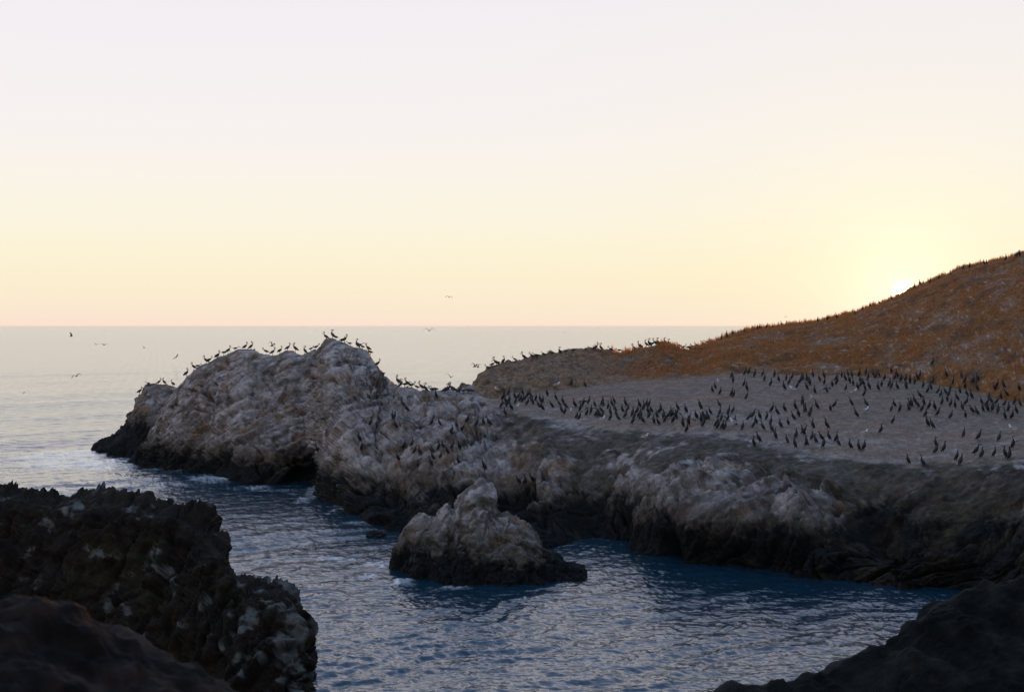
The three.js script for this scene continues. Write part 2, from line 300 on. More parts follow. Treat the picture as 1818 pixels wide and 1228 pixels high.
/* ------------------------------------------------------------------ single rocks */
function rock(name, { x0, x1, n, water, crest, beds, rows, back = 4, tint, bulge = [0.25, 0.6], relief = 1, shapes = [], mat = rockMat, ends = 26 }) {
  const knots = (x) => {
    const w = at(x, water(x), onSea(x, water(x))), e = at(x, crest(x), crest(x, 2)), dir = V3(w.x, 0, w.z).normalize();
    if (e.y < w.y) e.y = w.y;
    const low = w.clone().addScaledVector(dir, -0.8); low.y = -1.4;
    const m1 = w.clone().lerp(e, bulge[0]), m2 = w.clone().lerp(e, bulge[1]); m1.y = mix(w.y, e.y, 0.36); m2.y = mix(w.y, e.y, 0.74);
    const o = e.clone().addScaledVector(dir, back * 0.25); o.y = e.y * 0.9 - 0.1; const b = e.clone().addScaledVector(dir, back); b.y = -1.5;
    return [low, w, m1, m2, e, o, b];
  };
  const g = surface({
    xs: columns(x0, x1, n, crest, 1), knots, rows,
    amp: (v, x) => step(0.1, 1, v) * step(x0, x0 + ends, x) * (1 - step(x1 - ends, x1, x)) * (1 - 0.72 * Math.exp(-(((v - 4) / 0.45) ** 2))),
    displace: (x, y, z, nn, k, v, px) => k * relief * beds(x, y, z) + shapeOffset(shapes, px, y) * k,
    color: (x, y, z, nn, v, px, d) => tint(x, y, z, d, px),
  });
  const m = new THREE.Mesh(g, mat);
  return place(m, name);
}
// the small outer rock beyond the left end of the headland
const tip = rock('craggy_rock', {
  x0: 159, x1: 372, n: 220, rows: [5, 40, 44, 40, 10, 8], back: 6, ends: 20,
  water: line([[159, 800], [175, 811], [200, 815], [235, 818], [300, 822], [372, 826]]),
  crest: line([[159, 800, 125.5], [166, 789, 126], [185, 783, 126], [200, 773, 126], [224, 758, 126], [230, 742, 126], [236, 728, 126], [243, 708, 126], [249, 702, 126], [262, 688, 126], [280, 685, 126], [300, 685, 126], [313, 688, 126], [335, 700, 126], [372, 800, 126]]),
  beds: bedded(1.0, 0.5, 0.8, 0.34, 1.4), tint: (x, y, z, d) => rockColor(x, y, z, d, { pale: 0.22, tan: 0.55, moss: 0.42, tide: 2.9, lean: 1.0 }),
});
set(tip, 'small craggy rock at the far left tip of the headland, dark at its foot', 'rock');
// the stack in the cove
const stack = rock('sea_stack', {
  x0: 688, x1: 1046, n: 360, rows: [5, 60, 66, 60, 12, 10], back: 5, ends: 14, relief: 0.62,
  water: line([[688, 1013], [700, 1021], [750, 1036], [800, 1045], [850, 1049], [900, 1050], [950, 1046], [1000, 1038], [1046, 1033]]),
  crest: line([[688, 1012, 64.2], [699, 986, 64], [717, 941, 63.8], [726, 926, 63.8], [750, 919, 63.6], [760, 929, 63.4], [769, 928, 63.2], [783, 907, 63], [794, 895, 63], [800, 908, 63], [807, 909, 63], [818, 899, 63], [830, 879, 63], [839, 871, 63], [853, 871, 63], [874, 883, 63], [895, 909, 62.8], [930, 933, 62.6], [947, 951, 62.5], [961, 972, 62.4], [989, 990, 62.2], [1006, 1007, 62], [1027, 1009, 61.8], [1041, 1019, 61.6], [1046, 1033, 61.4]]),
  beds: (() => { const stone = bedded(1.3, 0, 0, 0.3, 1.1); return (x, y, z) => { const u = x + 0.22 * y, a = Math.abs(N(u * 0.55, y * 0.13, z * 0.55)), b = Math.abs(N2(u * 1.5, y * 0.3, z * 1.5)), c = Math.abs(N(u * 3.4, y * 0.8, z * 3.4)); return 0.5 * fbm(u * 0.35, y * 0.15, z * 0.35, 2) + 0.95 * (Math.min(a, 0.4) - 0.25) + 0.5 * (Math.min(b, 0.45) - 0.22) + 0.16 * (c - 0.3) + stone(x, y, z); }; })(), shapes: [[845, 2.4, 26, 1.4, -0.5], [800, 1.6, 10, 1.0, 0.5], [885, 2.9, 12, 0.35, 0.5], [760, 1.4, 26, 1.0, -0.4], [930, 1.1, 26, 0.9, -0.35]],
  tint: (x, y, z, d) => rockColor(x, y, z, d, { pale: 0.42, tan: 0.36, moss: 0.44, tide: 1.3, lean: 1.22 }),
});
set(stack, 'pointed grey sea stack standing alone in the cove with a black tide line', 'rock');
// dark cliff on the left of the cove, nearer than the headland
const fgCliff = (() => {
  const crest = line([[-700, 800, 46], [-300, 850, 46], [0, 882, 44.5], [60, 890, 44], [130, 895, 43.6], [214, 903, 43.2], [224, 912, 43], [300, 918, 42.6], [310, 931, 42.4], [354, 947, 42], [361, 966, 41.8], [388, 986, 41.6], [404, 1021, 41.3], [420, 1032, 41.2], [498, 1047, 41], [517, 1067, 41], [524, 1112, 41.2], [530, 1152, 41.5], [544, 1175, 42], [553, 1229, 42.6], [560, 1262, 42]]);
  const knots = (x) => {
    const e = at(x, crest(x), crest(x, 2)), dir = V3(e.x, 0, e.z).normalize();
    const f = (d, y) => { const p = e.clone().addScaledVector(dir, d); p.y = y; return p; };
    return [f(-5.5, -1.5), f(-3.8, e.y * 0.1), f(-2.6, e.y * 0.45), f(-1.3, e.y * 0.82), e, f(2.2, e.y - 0.25), f(6, -1.5)];
  };
  const beds = bedded(1.15, 0.8, 0.6, 0.5, 1.3);
  const g = surface({
    xs: columns(-700, 560, 520, crest, 1), knots, rows: [6, 44, 60, 54, 16, 10],
    amp: (v, x) => step(0, 0.6, v) * (1 - step(535, 560, x)) * (1 - 0.6 * Math.exp(-(((v - 4) / 0.35) ** 2))),
    displace: (x, y, z, n, k) => k * (beds(x, y, z) * 0.8 + 0.1 * Math.abs(fbm(x * 1.3, y * 1.3, z * 1.3, 3))),
    color: (x, y, z, n, v, px) => {
      const n1 = fbm(x * 0.35, y * 0.35, z * 0.35, 4), n2 = fbm(x * 1.4, y * 1.6, z * 1.4, 4, N2), n3 = fbm(x * 0.6 + 33, y * 0.6, z * 0.6, 4);
      let c = mixC(mulC(EARTH, 0.28), mulC(MOSS, 0.36), step(-0.2, 0.3, n1));
      c = mixC(c, [0.16, 0.175, 0.17], step(0.14, 0.34, n3 * 0.7 + n2 * 0.6 + 0.3 * step(330, 500, px) - 0.14));
      return mixC(mulC(c, 0.8 + 0.5 * n2), WET, step(0.9, 0.1, y + n2));
    },
  });
  return place(new THREE.Mesh(g, rockMat), 'dark_cliff');
})();
set(fgCliff, 'dark crumbling cliff at the lower left with pale stained blocks at its seaward end', 'cliff');

/* ground that the photographer stands on, running down out of the frame, and the right slope, with an added unseen massif that shades the cove */
function slope(name, crest, edge, x0, x1, n, tint, drop) {
  const knots = (x) => {
    const e = at(x, crest(x), crest(x, 2)), dir = V3(e.x, 0, e.z).normalize();
    const f = (d, y) => { const p = e.clone().addScaledVector(dir, d); p.y = y; return p; };
    return edge(x, e, f);
  };
  const g = surface({
    xs: columns(x0, x1, n, crest, 1), knots, rows: [20, 70, 60, 16, 12], amp: () => 1,
    displace: (x, y, z) => drop * (0.26 * fbm(x * 0.5, y * 0.5, z * 0.5, 4) + 0.09 * fbm(x * 2.4, y * 2.4, z * 2.4, 4) + 0.07 * facets(x * 1.6, y * 1.6, z * 1.6) + 0.035 * facets(x * 4.5, y * 4.5, z * 4.5)),
    color: (x, y, z) => tint(x, y, z),
  });
  const m = place(new THREE.Mesh(g, darkSlopeMat), name);
  m.userData.kind = 'structure';
  return m;
}
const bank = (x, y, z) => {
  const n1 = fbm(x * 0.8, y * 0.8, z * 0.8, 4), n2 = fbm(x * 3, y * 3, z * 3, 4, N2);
  return mulC(mixC([0.014, 0.0095, 0.0085], [0.036, 0.025, 0.021], step(-0.25, 0.35, n1 + 0.6 * n2)), 0.85 + 0.4 * n2);  // near-black soil, with the darkening of the lower left corner in its colour
};
slope('near_slope', line([[-900, 960, 10.5], [-300, 1010, 10.4], [0, 1048, 10.3], [60, 1053, 10.2], [110, 1068, 10.1], [170, 1092, 10], [250, 1120, 9.9], [275, 1142, 9.8], [335, 1182, 9.7], [405, 1232, 9.6], [560, 1400, 9.2], [760, 1650, 8.8], [1000, 1900, 8.4]]),
  (x, e, f) => [f(-22, e.y + 0.4), f(-7, e.y - 0.15), f(-2.4, e.y - 0.25), e, f(1.6, e.y - 1.3), f(4.5, -1.5)], -900, 1000, 300, bank, 0.8);
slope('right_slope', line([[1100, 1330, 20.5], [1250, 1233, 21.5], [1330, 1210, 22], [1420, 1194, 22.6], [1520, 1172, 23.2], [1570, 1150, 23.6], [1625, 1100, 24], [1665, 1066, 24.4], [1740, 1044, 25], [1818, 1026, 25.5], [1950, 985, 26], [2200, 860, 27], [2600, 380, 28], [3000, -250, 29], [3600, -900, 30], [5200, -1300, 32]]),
  (x, e, f) => { const k = step(2250, 2700, x); return [f(-10, mix(e.y - 3.2, 7, k)), f(-6, mix(e.y - 2.6, 7.5, k)), f(-2.5, mix(e.y - 1.0, e.y * 0.75, k)), e, f(mix(2.5, 24, k), mix(e.y - 1.4, e.y + 2, k)), f(mix(8, 52, k), mix(-1.6, 4, k))]; }, 1100, 5200, 460,  // the far columns rise into the added massif, out of view, blocking sky
  (x, y, z) => { const n1 = fbm(x * 0.6, y * 0.6, z * 0.6, 4), n2 = fbm(x * 2.6, y * 2.6, z * 2.6, 4, N2); return mulC(mixC([0.010, 0.012, 0.011], [0.026, 0.028, 0.025], step(-0.2, 0.35, n1 + 0.4 * n2)), 0.85 + 0.4 * n2); }, 1.0);  // near-black tint, lower right darkening put into the colour

/* ------------------------------------------------------------------ sea */
{
  const th = [], half = 0.43;
  for (let i = 0; i <= 30; i++) th.push(-1.35 + (1.35 - half) * (i / 30));
  for (let i = 1; i < 660; i++) th.push(-half + 2 * half * i / 660);
  for (let i = 0; i <= 30; i++) th.push(half + (1.35 - half) * (i / 30));
  const D = [];
  for (let d = 14; d < 30000;) { D.push(d); d += Math.max(0.14, Math.min(d * d / (EYE * 1422) * 0.95, d * 0.25)); }
  const r = rng(5), waves = [];
  for (let i = 0; i < 46; i++) {
    const L = 0.75 * Math.pow(34, i / 45) * (0.9 + 0.2 * r()), dir = -0.9 + (r() - 0.5) * (L > 8 ? 0.9 : 3.4), k = 2 * Math.PI / L;
    waves.push([k * Math.cos(dir), k * Math.sin(dir + Math.PI / 2) * 1, L, r() * 6.283, 0.0085 * L * (L > 8 ? 0.32 : L > 3 ? 0.5 : 1.3)]);
  }
  // white water: [px, py, half width px, half height px, strength]
  const foam = [[110, 812, 75, 10, 1.2], [185, 826, 65, 8, 1.3], [150, 804, 30, 6, 0.9], [60, 830, 50, 6, 0.5], [250, 838, 40, 5, 0.6], [375, 856, 34, 6, 1.15], [440, 868, 40, 4, 0.8], [500, 872, 34, 4, 0.5], [560, 872, 14, 13, 1.3], [545, 890, 22, 7, 0.5], [600, 908, 16, 7, 0.9], [640, 932, 26, 6, 0.5], [600, 996, 52, 6, 0.65], [672, 1008, 26, 6, 0.85], [650, 1030, 16, 4, 0.9], [715, 1040, 26, 6, 0.8], [800, 1052, 40, 5, 0.9], [690, 952, 30, 4, 0.35], [1010, 1000, 26, 5, 0.35], [530, 1010, 60, 9, 0.3], [1040, 1042, 24, 4, 0.4]]
    .map(([x, y, w, h, s]) => { const d = onSea(x, y), p = at(x, y, d), near = onSea(x, y + h) ; return [p.x, p.z, w * d / FPX, d - near, s]; });
  const nx = th.length, nz = D.length, P = new Float32Array(nx * nz * 3), C = new Float32Array(nx * nz * 3), U = new Float32Array(nx * nz * 2);
  for (let j = 0; j < nz; j++) {
    const d = D[j], st = Math.max(((D[j + 1] ?? d * 1.25) - d) * 0.7, d * 0.0013), ws = waves.map((w) => step(2.2 * st, 5 * st, w[2]) * w[4]);
    for (let i = 0; i < nx; i++) {
      const x = Math.sin(th[i]) * d, z = -Math.cos(th[i]) * d, o = (j * nx + i) * 3;
      let y = 0, gx = 0, gz = 0;
      if (d < 1500) {
        const wx = x + 1.3 * N(x * 0.13, 3, z * 0.13) + 0.35 * N2(x * 0.5, 1, z * 0.5), wz = z + 1.3 * N(x * 0.13, 8, z * 0.13) + 0.35 * N2(x * 0.5, 6, z * 0.5), gust = 0.75 + 0.5 * fbm(x * 0.035, 2, z * 0.02, 2), shelter = 0.62 + 0.38 * step(70, 105, Math.hypot(x, z) - x * 1.1);
        for (let q = 0; q < waves.length; q++) {
          if (ws[q] < 1e-4) continue;
          const w = waves[q], ph = w[0] * wx + w[1] * wz + w[3], s = Math.sin(ph), a = ws[q] * gust * shelter;
          y += a * (s + 0.25 * s * s); const g = a * Math.cos(ph) * 0.55; gx += g * w[0] * w[2] / 6.283; gz += g * w[1] * w[2] / 6.283;
        }
        if (st < 1) { const c1 = 1 - Math.abs(N(x * 0.75, 7, z * 0.95)), c2 = 1 - Math.abs(N2(x * 1.7, 4, z * 2)), c3 = 1 - Math.abs(N(x * 3.3, 14, z * 3)); y += (0.07 * c1 * c1 + 0.045 * c2 * c2 + 0.022 * c3 * c3) * shelter * gust * step(1, 0.3, st); }
      }
      P[o] = x + gx; P[o + 1] = y; P[o + 2] = z + gz;
      let f = 0;
      for (const [fx, fz, w, h, s] of foam) { const a = (x - fx) / w, b = (z - fz) / h, q2 = a * a + b * b; if (q2 < 5) f += 1.4 * s * Math.exp(-q2 * 0.8); }
      if (f > 0.02) { const n = fbm(x * 0.55 + z * 0.2, 1, z * 0.3, 4) + 0.7 * fbm(x * 2.6, 5, z * 1.1, 4, N2); f = 0.85 * step(0.3, 1.15, f * (0.85 + 1.1 * n)); P[o + 1] += f * 0.07 * (0.5 + n); }
      f = clamp(f);
      const deep = [0.008, 0.04, 0.066];
      C[o] = mix(deep[0], 0.62, f); C[o + 1] = mix(deep[1], 0.66, f); C[o + 2] = mix(deep[2], 0.69, f);
      U[(j * nx + i) * 2] = x / 9; U[(j * nx + i) * 2 + 1] = z / 9;
    }
  }
  const idx = new Uint32Array((nx - 1) * (nz - 1) * 6);
  let q = 0;
  for (let j = 0; j < nz - 1; j++) for (let i = 0; i < nx - 1; i++) { const a = j * nx + i, b = a + 1, c = a + nx, d = c + 1; idx[q++] = a; idx[q++] = b; idx[q++] = c; idx[q++] = b; idx[q++] = d; idx[q++] = c; }
  const g = new THREE.BufferGeometry();
  g.setAttribute('position', new THREE.BufferAttribute(P, 3)); g.setAttribute('color', new THREE.BufferAttribute(C, 3)); g.setAttribute('uv', new THREE.BufferAttribute(U, 2));
  g.setIndex(new THREE.BufferAttribute(idx, 1)); g.computeVertexNormals();
  // ripple normals: a periodic sum of short waves
  const S = 512, rr = rng(8), rip = [];
  for (let i = 0; i < 54; i++) { const L = 0.16 * Math.pow(16, rr()), n = 9 / L, a = rr() * 6.283; const kx = Math.round(n * Math.cos(a) * 0.8), ky = Math.round(n * Math.sin(a) * 1.1); if (!kx && !ky) continue; rip.push([kx, ky, rr() * 6.283, 0.026]); }
  const nd = new Uint8Array(S * S * 4);
  for (let j = 0; j < S; j++) for (let i = 0; i < S; i++) {
    let sx = 0, sy = 0; const u = i / S * 6.28319, v = j / S * 6.28319;
    for (const [kx, ky, p, a] of rip) { const c = Math.cos(kx * u + ky * v + p) * a, l = Math.hypot(kx, ky); sx += c * kx / l; sy += c * ky / l; }
    const l = Math.hypot(sx, sy, 1), o = (j * S + i) * 4; nd[o] = (-sx / l * 0.5 + 0.5) * 255; nd[o + 1] = (-sy / l * 0.5 + 0.5) * 255; nd[o + 2] = (1 / l * 0.5 + 0.5) * 255; nd[o + 3] = 255;
  }
  const nt = new THREE.DataTexture(nd, S, S); nt.wrapS = nt.wrapT = THREE.RepeatWrapping; nt.magFilter = THREE.LinearFilter; nt.minFilter = THREE.LinearMipmapLinearFilter; nt.needsUpdate = true;
  const sea = place(new THREE.Mesh(g, new THREE.MeshPhysicalMaterial({ vertexColors: true, roughness: 0.1, ior: 1.34, clearcoat: 0.3, clearcoatRoughness: 0.22, normalMap: nt, normalScale: new THREE.Vector2(0.95, 0.95) })), 'sea');
  sea.userData.kind = 'structure';
}

/* ------------------------------------------------------------------ standing points: sight lines met with the ground */
const grounds = [headGeo, hillGeo, tip.geometry, stack.geometry].map((g) => new MeshBVH(g.clone(), { maxLeafSize: 12 }));
const origin = V3(0, EYE, 0);
function hit(px, py) {
  const r = new THREE.Ray(origin, V3(...ray(px, py)).normalize());
  let best = null;
  for (const b of grounds) { const h = b.raycastFirst(r, THREE.DoubleSide); if (h && (!best || h.distance < best.distance)) best = h; }
  return best && best.point;
}
function stand(px, py) { for (let k = 0; k < 30; k++) { const p = hit(px, py + k); if (p) return p; } return null; }

/* ------------------------------------------------------------------ birds */
// a closed tube through points [x, y, z, half width, half height]; `side` is the direction of the half width
function sweep(pts, side, ring = 8, colors) {
  const P = [], C = [], I = [], n = pts.length, t = V3(), s = V3(), u = V3();
  for (let i = 0; i < n; i++) {
    const a = pts[Math.max(0, i - 1)], b = pts[Math.min(n - 1, i + 1)], p = pts[i];
    t.set(b[0] - a[0], b[1] - a[1], b[2] - a[2]).normalize();
    s.copy(side).addScaledVector(t, -side.dot(t)).normalize(); u.crossVectors(t, s);
    for (let k = 0; k < ring; k++) {
      const q = k / ring * 2 * Math.PI, c = Math.cos(q) * p[3], d = Math.sin(q) * (p[4] ?? p[3]);
      P.push(p[0] + s.x * c + u.x * d, p[1] + s.y * c + u.y * d, p[2] + s.z * c + u.z * d);
      const cc = colors ? colors(i / (n - 1), q) : [1, 1, 1]; C.push(...cc);
    }
  }
  for (const [i, sgn] of [[0, 0], [n - 1, 1]]) { P.push(pts[i][0], pts[i][1], pts[i][2]); C.push(...(colors ? colors(i / (n - 1), 0) : [1, 1, 1])); const c = P.length / 3 - 1; for (let k = 0; k < ring; k++) { const a = i * ring + k, b = i * ring + (k + 1) % ring; sgn ? I.push(a, b, c) : I.push(b, a, c); } }
  for (let i = 0; i < n - 1; i++) for (let k = 0; k < ring; k++) { const a = i * ring + k, b = i * ring + (k + 1) % ring, c = a + ring, d = b + ring; I.push(a, b, c, b, d, c); }
  const g = new THREE.BufferGeometry();
  g.setAttribute('position', new THREE.Float32BufferAttribute(P, 3)); g.setAttribute('color', new THREE.Float32BufferAttribute(C, 3)); g.setIndex(I); g.computeVertexNormals();
  return g;
}
// more points along a coarse path, so that necks and breasts curve
const curve = (pts, m = 3) => { const out = []; for (let i = 0; i < pts.length - 1; i++) for (let q = 0; q < m; q++) { const t = q / m, a = pts[Math.max(0, i - 1)], b = pts[i], c = pts[i + 1], d = pts[Math.min(pts.length - 1, i + 2)]; out.push(b.map((_, k) => 0.5 * (2 * b[k] + (c[k] - a[k]) * t + (2 * a[k] - 5 * b[k] + 4 * c[k] - d[k]) * t * t + (3 * b[k] - a[k] - 3 * c[k] + d[k]) * t * t * t))); } out.push(pts[pts.length - 1]); return out; };
const SIDE = V3(0, 0, 1), CHORD = V3(1, 0, 0);
const legs = (x, y, z, r, c) => [-1, 1].flatMap((s) => [sweep([[x, y, s * z, r * 1.5, r * 1.5], [x + 0.02, y * 0.45, s * z, r, r], [x + 0.01, 0.0, s * z, r, r]], SIDE, 5, c), sweep([[x - 0.02, 0.008, s * z, r * 1.2, r * 0.6], [x + 0.05, 0.008, s * z, r * 3, r * 0.6], [x + 0.09, 0.006, s * z * 1.1, r * 4, r * 0.4]], SIDE, 5, c)]);
const black = () => [0.016, 0.015, 0.016];
function cormorant({ lean = 0, neck = 0, head = 0, wings = 0, low = 1 }) {
  const L = (x, y) => { const c = Math.cos(lean), s = Math.sin(lean), yy = y - 0.12; return [x * c + yy * s, 0.12 + yy * c - x * s]; };
  const pt = (x, y, a, b) => { const q = L(x, y * low); return [q[0], q[1], 0, a, b ?? a]; };
  const body = curve([pt(-0.2, 0.03, 0.05, 0.008), pt(-0.12, 0.13, 0.05, 0.035), pt(-0.05, 0.24, 0.11, 0.1), pt(0.015, 0.37, 0.115, 0.11), pt(0.05, 0.48, 0.078, 0.078), pt(0.06 + neck * 0.5, 0.57, 0.044, 0.044), pt(0.045 + neck, 0.66, 0.029, 0.03), pt(0.075 + neck, 0.72, 0.03, 0.034), pt(0.115 + neck, 0.725 + head * 0.5, 0.015, 0.018), pt(0.19 + neck, 0.72 + head, 0.006, 0.007)]);
  const parts = [sweep(body, SIDE, 8, black), ...legs(-0.03, 0.17, 0.05, 0.012, black)];
  for (const s of [-1, 1]) {
    const w = wings ? curve([pt(0.05, 0.45, 0.05, 0.02)].map((p) => [p[0], p[1], s * 0.06, 0.06, 0.02]).concat([[0.05, 0.5, s * 0.22, 0.09, 0.018], [0.0, 0.5, s * 0.36, 0.11, 0.012], [-0.06, 0.36, s * 0.5, 0.09, 0.006]])) : curve([[...pt(0.05, 0.45, 0.02).slice(0, 2), s * 0.06, 0.03, 0.02], [...pt(0.0, 0.34, 0.02).slice(0, 2), s * 0.088, 0.07, 0.02], [...pt(-0.09, 0.2, 0.02).slice(0, 2), s * 0.065, 0.055, 0.016], [...pt(-0.17, 0.1, 0.02).slice(0, 2), s * 0.02, 0.015, 0.008]]);
    parts.push(sweep(w, CHORD, 6, black));
  }
  return mergeGeometries(parts.map((g) => g.toNonIndexed()));
}
function pelican({ tilt = 0, neck = 0, bill = 0, open = 0 }) {
  const brown = (t) => (t > 0.6 && t < 0.86 ? [0.36, 0.31, 0.26] : t >= 0.86 ? [0.2, 0.14, 0.1] : mixC([0.06, 0.045, 0.042], [0.13, 0.1, 0.09], t)), dark = () => [0.05, 0.04, 0.038];
  const L = (x, y) => { const c = Math.cos(tilt), s = Math.sin(tilt), yy = y - 0.3; return [x * c - yy * s, 0.3 + yy * c + x * s]; };
  const b = (x, y, a, h) => { const q = L(x, y); return [q[0], q[1], 0, a, h ?? a]; };
  const body = curve([b(-0.42, 0.24, 0.06, 0.012), b(-0.3, 0.31, 0.09, 0.07), b(-0.12, 0.42, 0.145, 0.135), b(0.06, 0.54, 0.13, 0.13), b(0.14, 0.64, 0.07, 0.07), b(0.19 + neck * 0.4, 0.72, 0.04, 0.042), b(0.16 + neck * 0.8, 0.82, 0.034, 0.036), b(0.13 + neck, 0.92, 0.034, 0.036), b(0.17 + neck, 0.985, 0.04, 0.044), b(0.23 + neck, 0.965, 0.026, 0.036), b(0.29 + neck + bill, 0.84 + bill, 0.018, 0.034), b(0.35 + neck + bill * 2, 0.7 + bill * 1.7, 0.008, 0.008)]);
  const parts = [sweep(body, SIDE, 9, brown), ...legs(-0.06, 0.3, 0.07, 0.016, dark)];
  for (const s of [-1, 1]) {
    const w = open ? curve([[0.05, 0.56, s * 0.08, 0.1, 0.03], [0.08, 0.72, s * 0.34, 0.13, 0.025], [-0.02, 0.86, s * 0.62, 0.12, 0.018], [-0.14, 0.94, s * 0.95, 0.05, 0.008]]) : curve([[...L(0.1, 0.58), s * 0.1, 0.05, 0.04], [...L(-0.02, 0.5), s * 0.14, 0.12, 0.035], [...L(-0.2, 0.38), s * 0.12, 0.1, 0.03], [...L(-0.42, 0.27), s * 0.03, 0.03, 0.012]]);
    parts.push(sweep(w, CHORD, 7, dark));
  }
  return mergeGeometries(parts.map((g) => g.toNonIndexed()));
}
function gull(fly) {
  const white = () => [0.8, 0.79, 0.77], grey = () => [0.33, 0.34, 0.37], pink = () => [0.45, 0.25, 0.2];
  const y0 = 0.2, body = curve([[-0.3, y0 + 0.03, 0, 0.04, 0.012], [-0.18, y0 + 0.05, 0, 0.06, 0.05], [-0.02, y0 + 0.07, 0, 0.085, 0.085], [0.11, y0 + 0.13, 0, 0.065, 0.07], [0.15, y0 + 0.2, 0, 0.042, 0.045], [0.18, y0 + 0.25, 0, 0.045, 0.045], [0.23, y0 + 0.245, 0, 0.02, 0.02], [0.28, y0 + 0.23, 0, 0.008, 0.01]]);
  const parts = [sweep(body, SIDE, 8, (t) => (t > 0.86 ? [0.5, 0.32, 0.06] : white())), ...(fly ? [] : legs(0, y0, 0.04, 0.008, pink))];
  for (const s of [-1, 1]) parts.push(sweep(curve([[0.08, y0 + 0.13, s * 0.06, 0.05, 0.03], [-0.03, y0 + 0.12, s * 0.085, 0.08, 0.022], [-0.2, y0 + 0.09, s * 0.05, 0.045, 0.016], [-0.36, y0 + 0.07, s * 0.01, 0.012, 0.006]]), CHORD, 6, grey));
  return mergeGeometries(parts.map((g) => g.toNonIndexed()));
}
// a bird on the wing: arch > 0 lifts the wrists and drops the tips, arch < 0 makes a shallow V
function flier({ arch = 0.2, v = 0.1, span = 1, chord = 0.15, long = 0.55, pale = 0 }) {
  const c = () => (pale ? [0.5, 0.49, 0.48] : [0.05, 0.042, 0.04]);
  const body = curve([[-long * 0.5, 0, 0, 0.05, 0.012], [-long * 0.3, 0, 0, 0.05, 0.04], [0, 0, 0, 0.085, 0.08], [long * 0.25, 0.02, 0, 0.06, 0.06], [long * 0.4, 0.05, 0, 0.04, 0.045], [long * 0.52, 0.04, 0, 0.02, 0.022], [long * 0.75, 0.0, 0, 0.008, 0.01]]);
  const parts = [sweep(body, SIDE, 8, c)];
  for (const s of [-1, 1]) parts.push(sweep(curve([[0.06, 0.03, s * 0.04, chord, 0.03], [0.1, 0.03 + v * 0.4 + arch * 0.35, s * span * 0.28, chord * 1.05, 0.026], [0.06, 0.03 + v * 0.75 + arch * 0.5, s * span * 0.55, chord * 0.95, 0.018], [-0.04, 0.03 + v + arch * 0.2, s * span * 0.82, chord * 0.65, 0.012], [-0.12, 0.03 + v * 1.1 - arch * 0.25, s * span, chord * 0.15, 0.005]]), CHORD, 7, c));
  return mergeGeometries(parts.map((g) => g.toNonIndexed()));
}
const feather = new THREE.MeshStandardMaterial({ vertexColors: true, roughness: 0.62 });
const softFeather = new THREE.MeshStandardMaterial({ vertexColors: true, roughness: 0.8 });
const cormorants = [cormorant({}), cormorant({ lean: 0.12, neck: 0.02 }), cormorant({ lean: -0.14, neck: -0.02, head: 0.05 }), cormorant({ lean: 0.24, neck: 0.03, head: -0.02 }), cormorant({ neck: -0.035, head: 0.03, low: 0.88 }), cormorant({ lean: 0.1, head: 0.09 }), cormorant({ wings: 1 })];
const pelicans = [pelican({}), pelican({ neck: -0.07, tilt: 0.12 }), pelican({ tilt: -0.25, neck: 0.05 }), pelican({ tilt: 0.3, neck: -0.1, bill: 0.04 }), pelican({ open: 1, tilt: 0.1 }), pelican({ tilt: -0.5, neck: 0.12, bill: 0.12 })];
const R = rng(77);
const numberWords = ['first', 'second', 'third', 'fourth', 'fifth', 'sixth', 'seventh', 'eighth', 'ninth', 'tenth', 'eleventh', 'twelfth', 'thirteenth', 'fourteenth', 'fifteenth', 'sixteenth', 'seventeenth', 'eighteenth', 'nineteenth', 'twentieth', 'twenty-first', 'twenty-second', 'twenty-third', 'twenty-fourth', 'twenty-fifth', 'twenty-sixth', 'twenty-seventh', 'twenty-eighth', 'twenty-ninth', 'thirtieth'];
function bird(name, geo, mat, px, py, size, turn, label, category, group) {
  const p = stand(px, py);
  if (!p) { console.log('no ground for', name, px, py); return null; }
  const m = new THREE.Mesh(geo, mat);
  m.position.copy(p); m.position.y -= 0.025; m.rotation.y = turn; m.scale.setScalar(size);
  place(m, name); set(m, label, category, group);
  return m;
}
